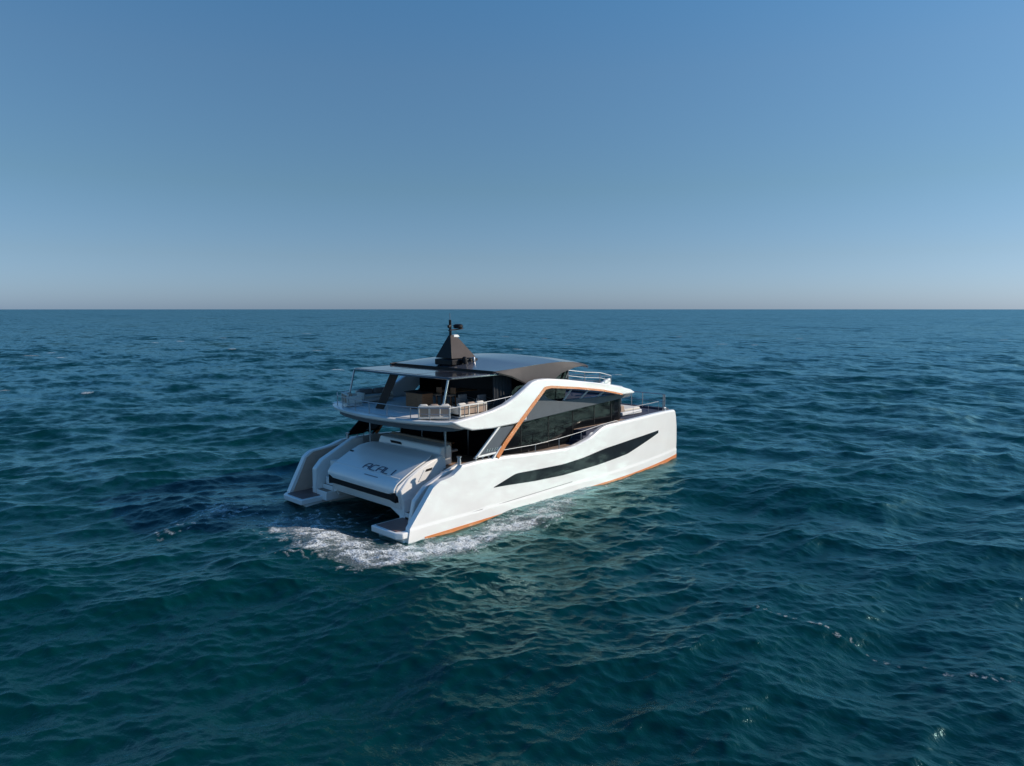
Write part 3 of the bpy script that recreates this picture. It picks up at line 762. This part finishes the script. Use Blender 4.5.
# ---- rails (each run is one piece of bent tube with its posts as parts of it)
def rail(pts, h, posts, r=.022, mid=None, name='guard_rail'):
    """pts: foot line; rail h above it"""
    P = [Vector(p) for p in pts]
    m = MB(); m.tube([p + Vector((0, 0, h)) for p in P], r)
    if mid: m.tube([p + Vector((0, 0, mid)) for p in P], r * .7)
    o = m.build(name, 'steel', yacht, smooth=True)
    for q in posts:
        i = int(q); t = q - i; a = P[i]; b = P[min(i+1, len(P)-1)]; p = a.lerp(b, t)
        MB().tube([p - Vector((0, 0, .03)), p + Vector((0, 0, h))], r).build('stanchion', 'steel', o, smooth=True)
    return o
for s in (-1, 1):
    tp_ = [(6.2, 3.12), (8.7, 3.07), (10.6, 3.13), (12.5, 3.25), (14.5, 3.44), (15.8, 3.50), (16.2, 3.36)]
    ro = MB().tube([(x, s*4.90, z) for x, z in tp_], .017).build('guard_rail', 'steel', yacht, smooth=True)
    for x, z in tp_[1:5]:
        MB().tube([(x, s*4.90, sheer(x) - .05), (x, s*4.90, z)], .02).build('stanchion', 'steel', ro, smooth=True)
    rail([(3.1, s*4.6, 4.9), (4.6, s*4.72, 4.95), (6.6, s*4.72, 5.08), (8.2, s*4.72, 5.2)], .58, [0, .6, 1.3, 2.05], r=.017)
    rail([(11.9, s*4.45, 6.05), (13.4, s*4.4, 5.85), (14.9, s*4.35, 5.72), (16.2, s*4.2, 5.45)], .62, [0, 1, 2, 3], r=.025, mid=.32, name='bridge_rail')
rail([(3.1, -4.6, 4.9), (2.4, -3.5, 4.88), (2.1, -2.2, 4.88), (1.95, 0, 4.88), (2.1, 2.2, 4.88), (2.4, 3.5, 4.88), (3.1, 4.6, 4.9)], .58, [0, .7, 1.5, 2.4, 3, 3.6, 4.4, 5.3, 6], mid=.3)
rail([(16.2, -4.2, 5.45), (16.9, -3.2, 5.3), (17.2, 0, 5.25), (16.9, 3.2, 5.3), (16.2, 4.2, 5.45)], .62, [1, 1.5, 2, 2.5, 3], r=.022, mid=.3, name='bridge_rail')
rail([(23.0, -3.75, 3.3), (23.35, -3.4, 3.28), (23.3, -1.8, 3.28), (23.3, 0, 3.28), (23.3, 1.8, 3.28), (23.35, 3.4, 3.28), (23.0, 3.75, 3.3)], 1.0, [0, .35, 1, 2, 2.5, 3, 3.5, 4, 5, 6], r=.03, mid=.5, name='bow_rail')
for s in (-1, 1):
    rail([(18.6, s*4.2, 3.42), (20.5, s*4.08, 3.42), (22.0, s*3.9, 3.40)], .55, [0, 1, 2], r=.011, name='foredeck_rail')

# ---- mast
mast = MB(); Zb = 7.32
quad = lambda x0, x1, hy, z: [(x0, -hy, z), (x1, -hy*.9, z), (x1, hy*.9, z), (x0, hy, z)]
mast.grid([quad(6.82, 8.60, .66, Zb + .06), quad(7.25, 7.60, .09, 8.60)], cyc=True)
k = len(mast.v); mast.f.append((k-4, k-3, k-2, k-1)); mast.f.append((k-8, k-7, k-6, k-5))
mo = mast.build('mast', 'mast', yacht)
MB().box((6.74, -.70, 7.0), (8.68, .70, 7.33)).build('mast_base', 'black', mo, bevel=.06)
MB().add([(6.79, -.66, Zb+.07), (6.79, .66, Zb+.07), (7.22, .09, 8.58), (7.22, -.09, 8.58), (6.83, -.66, Zb+.07), (6.83, .66, Zb+.07), (7.26, .09, 8.58), (7.26, -.09, 8.58)],
         [(0,1,2,3), (4,7,6,5), (0,3,7,4), (1,5,6,2), (0,4,5,1), (3,2,6,7)]).build('mast_aft_shade', 'black', mo)  # plain black plate: the shade on the mast's aft face put into colour
MB().tube([(7.3, 0, 8.3), (7.27, 0, 9.42)], .07, 8).build('signal_pole', 'black', mo, smooth=True)
MB().tube([(7.27, 0, 9.42), (7.25, 0, 9.78)], .018, 6).build('whip_antenna', 'steel', mo)
MB().tube([(7.15, 0, 9.05), (7.3, 0, 9.1)], .09, 8).build('navigation_light', 'black', mo, smooth=True)
MB().bar((7.2, 0, 8.86), (8.15, 0, 8.93), .20, .06).build('radar_bracket', 'mast', mo, bevel=.01)
d = MB(); d.tube([(7.85, 0, 8.96), (7.85, 0, 9.02), (7.85, 0, 9.14), (7.85, 0, 9.19)], [.22, .27, .26, .16], 18)
d.build('radar_dome', 'black', mo, smooth=True)
MB().prism([(7.42, 8.44), (7.86, 8.5), (7.72, 8.62), (7.42, 8.62)], 'y', -.13, .13).build('horn_box', 'white', mo, bevel=.02)
d = MB()
for x, y, r_ in ((7.5, -.88, .15),):
    MB().tube([(x, y, 7.1), (x, y, 7.3), (x, y, 7.42), (x, y, 7.47)], [r_*.9, r_, r_*.8, r_*.35], 14).build('satellite_dome', 'black', mo, smooth=True)
MB().tube([(8.2, -.85, 7.2), (8.2, -.85, 7.38), (8.2, -.85, 7.42)], [.08, .08, .05], 12).build('searchlight', 'steel', mo, smooth=True)
# flag light on the brow
MB().prism([(15.5, 5.62), (16.4, 5.88), (16.5, 5.88), (16.55, 5.4)], 'y', -3.95, -3.8).build('side_light_fin', 'white', yacht, bevel=.02)

# deck hardware on the starboard and port quarters
for s in (-1, 1):
    w_ = MB(); w_.tube([(3.7, s*4.6, 2.8), (3.7, s*4.6, 3.12)], [.1, .07], 12); w_.tube([(3.7, s*4.6, 3.12), (3.7, s*4.6, 3.17)], .12, 12)
    w_.build('mooring_winch', 'steel', yacht, smooth=True)
    for x in (4.5, 4.95, 5.35):
        c_ = MB(); c_.tube([(x, s*4.88, 2.84), (x, s*4.88, 3.0)], .035, 8); c_.tube([(x-.12, s*4.88, 3.0), (x+.12, s*4.88, 3.0)], .035, 8)
        c_.build('cleat', 'steel', yacht, smooth=True)

# ------------------------------------------------------------------ loose things on board
def cushion(x0, y0, z0, x1, y1, z1, name, m, parent, bev=.07):
    return MB().box((x0, y0, z0), (x1, y1, z1)).build(name, m, parent, bevel=bev, seg=3)

def sofa(loc, label, L, cols, D=.8, rz=0, group='outdoor sofas along the upper deck rail'):
    """long side along local x; the back rest is on local -y"""
    t = empty('outdoor_sofa', loc, label, 'sofa', group, rz)
    MB().box((0, 0, .05), (L, D, .24)).build('base', 'offwhite', t, bevel=.03)
    cushion(0.02, .12, .24, L-.02, D, .40, 'seat_cushion', 'cushion', t)
    n = len(cols); w_ = L / n
    MB().box((.04, .0, .14), (L - .04, .08, .60)).build('backrest', 'pillow', t, bevel=.02)
    for z0, z1 in ((.08, .16), (.58, .66)): MB().box((0, -.03, z0), (L, .10, z1)).build('frame_rail', 'cushion', t, bevel=.02)
    for i in range(n + 1):
        xx = min(max(i * w_ - .03, 0), L - .06); MB().box((xx, -.028, .161), (xx + .06, .09, .579)).build('frame_post', 'cushion', t, bevel=.01)
    for i, c in enumerate(cols):
        cushion(i*w_+.05, .11, .40, (i+1)*w_-.05, .30, .72, 'back_cushion', c, t, .08)
    for x in (0, L-.10): MB().box((x, 0, .06), (x+.10, D, .56)).build('armrest', 'cushion', t, bevel=.04)
    return t
FZ = 4.872
sofa((3.9, -4.45, FZ), 'cream outdoor sofa by the starboard rail, forward one of the two', 1.75, ['cushion', 'pillow', 'cushion'])
s2 = sofa((2.35, -3.3, FZ), 'cream outdoor sofa in the aft starboard corner of the upper deck', 1.5, ['cushion', 'pillow', 'cushion'], rz=R(-38))
sofa((3.05, 4.1, FZ), 'cream outdoor sofa in the aft port corner of the upper deck', 1.3, ['cushion', 'pillow'], rz=R(-90-20))
sofa((6.1, 4.35, FZ), 'grey cushioned outdoor sofa by the port rail, behind the raked pillar', 2.0, ['greycush', 'greycush'], rz=R(180))

# bar cabinet
t = empty('bar_cabinet', (4.6, .15, FZ), 'walnut bar cabinet with a black top on the upper deck', 'cabinet')
MB().box((0, -1.0, .04), (.7, .35, .82)).build('cabinet_body', 'wood', t, bevel=.01)
MB().box((-.05, -1.06, .823), (.76, .42, .88)).build('worktop', 'black', t, bevel=.01)
for k in range(3): MB().box((-.012, -.98 + k*.45, .10), (-.002, -.57 + k*.45, .78)).build('cabinet_door', 'wood', t, bevel=.004)

# dining table with chairs behind it
t = empty('dining_table', (7.6, -.2, FZ), 'dark dining table under the hardtop beyond the bar cabinet', 'table')
MB().box((-.9, -.6, .70), (.9, .6, .75)).build('tabletop', 'wood', t, bevel=.01)
MB().tube([(0, 0, 0), (0, 0, .05), (0, 0, .06), (0, 0, .7)], [.3, .3, .06, .06], 12).build('pedestal', 'black', t)

def copy_tree(o, parent=None):
    c = o.copy(); S.collection.objects.link(c); c.parent = parent
    for ch in o.children: copy_tree(ch, c)
    return c
bar0 = empty('bar_stool', (5.65, -.75, FZ), 'brown slatted bar stool nearest the walnut cabinet', 'stool', 'brown bar stools beside the cabinet')
cushion(-.2, -.2, .66, .2, .2, .74, 'seat', 'pillow', bar0, .03)
MB().box((.14, -.2, .76), (.19, .2, 1.08)).build('backrest', 'wood', bar0, bevel=.01)
for a in (-1, 1):
    for b in (-1, 1): MB().bar((a*.19, b*.19, 0), (a*.16, b*.16, .68), .035, .035).build('leg', 'wood', bar0)
b1 = copy_tree(bar0); b1.location = (5.95, -1.5, FZ); b1['label'] = 'brown slatted bar stool farther from the walnut cabinet, next to the dark side'

def tube_chair(loc, label, rz):
    t = empty('tube_armchair', loc, label, 'armchair', 'armchairs with pale tubular frames', rz)
    for s in (-1, 1):
        MB().tube([(-.3, s*.32, 0), (-.3, s*.32, .58), (.28, s*.32, .64), (.28, s*.32, 0)], .022, 8).build('side_frame', 'steel', t, smooth=True)
    MB().tube([(-.3, -.32, .3), (-.3, .32, .3)], .02, 6).build('crossbar', 'steel', t)
    MB().tube([(.28, -.32, .3), (.28, .32, .3)], .02, 6).build('crossbar', 'steel', t)
    cushion(-.27, -.29, .30, .27, .29, .42, 'seat', 'greycush', t, .04)
    cushion(.16, -.28, .42, .30, .28, .80, 'backrest', 'greycush', t, .05)
    return t
c0_ = tube_chair((6.15, -2.4, FZ), 'pale tube framed armchair farther from the starboard rail', R(90))
c1_ = copy_tree(c0_); c1_.location = (6.75, -3.2, FZ); c1_['label'] = 'pale tube framed armchair closest to the starboard rail'

# cockpit table
t = empty('cockpit_table', (5.9, -.3, 2.32), 'wooden cockpit table in the shade behind the bench', 'table')
MB().box((-.4, -1.1, .68), (.4, 1.1, .74)).build('tabletop', 'wood', t, bevel=.02)
for y in (-.7, .7): MB().tube([(0, y, 0), (0, y, .68)], .05, 10).build('leg', 'steel', t, smooth=True)

# foredeck lounge
t = empty('foredeck_lounge', (18.9, 0, 3.235), 'cream sun lounge with tan backrest on the foredeck', 'sun lounge')
MB().prism([(0, -3.2), (2.2, -3.2), (3.0, -2.4), (3.2, 0), (3.0, 2.4), (2.2, 3.2), (0, 3.2)], 'z', 0, .22).build('base', 'offwhite', t, bevel=.05)
for y0, y1 in ((-3.0, -1.05), (-.98, .98), (1.05, 3.0)):
    cushion(.5, y0, .22, 2.3, y1, .38, 'mattress', 'cushion', t)
    cushion(.1, y0, .22, .5, y1, .62, 'backrest', 'pillow', t, .06)
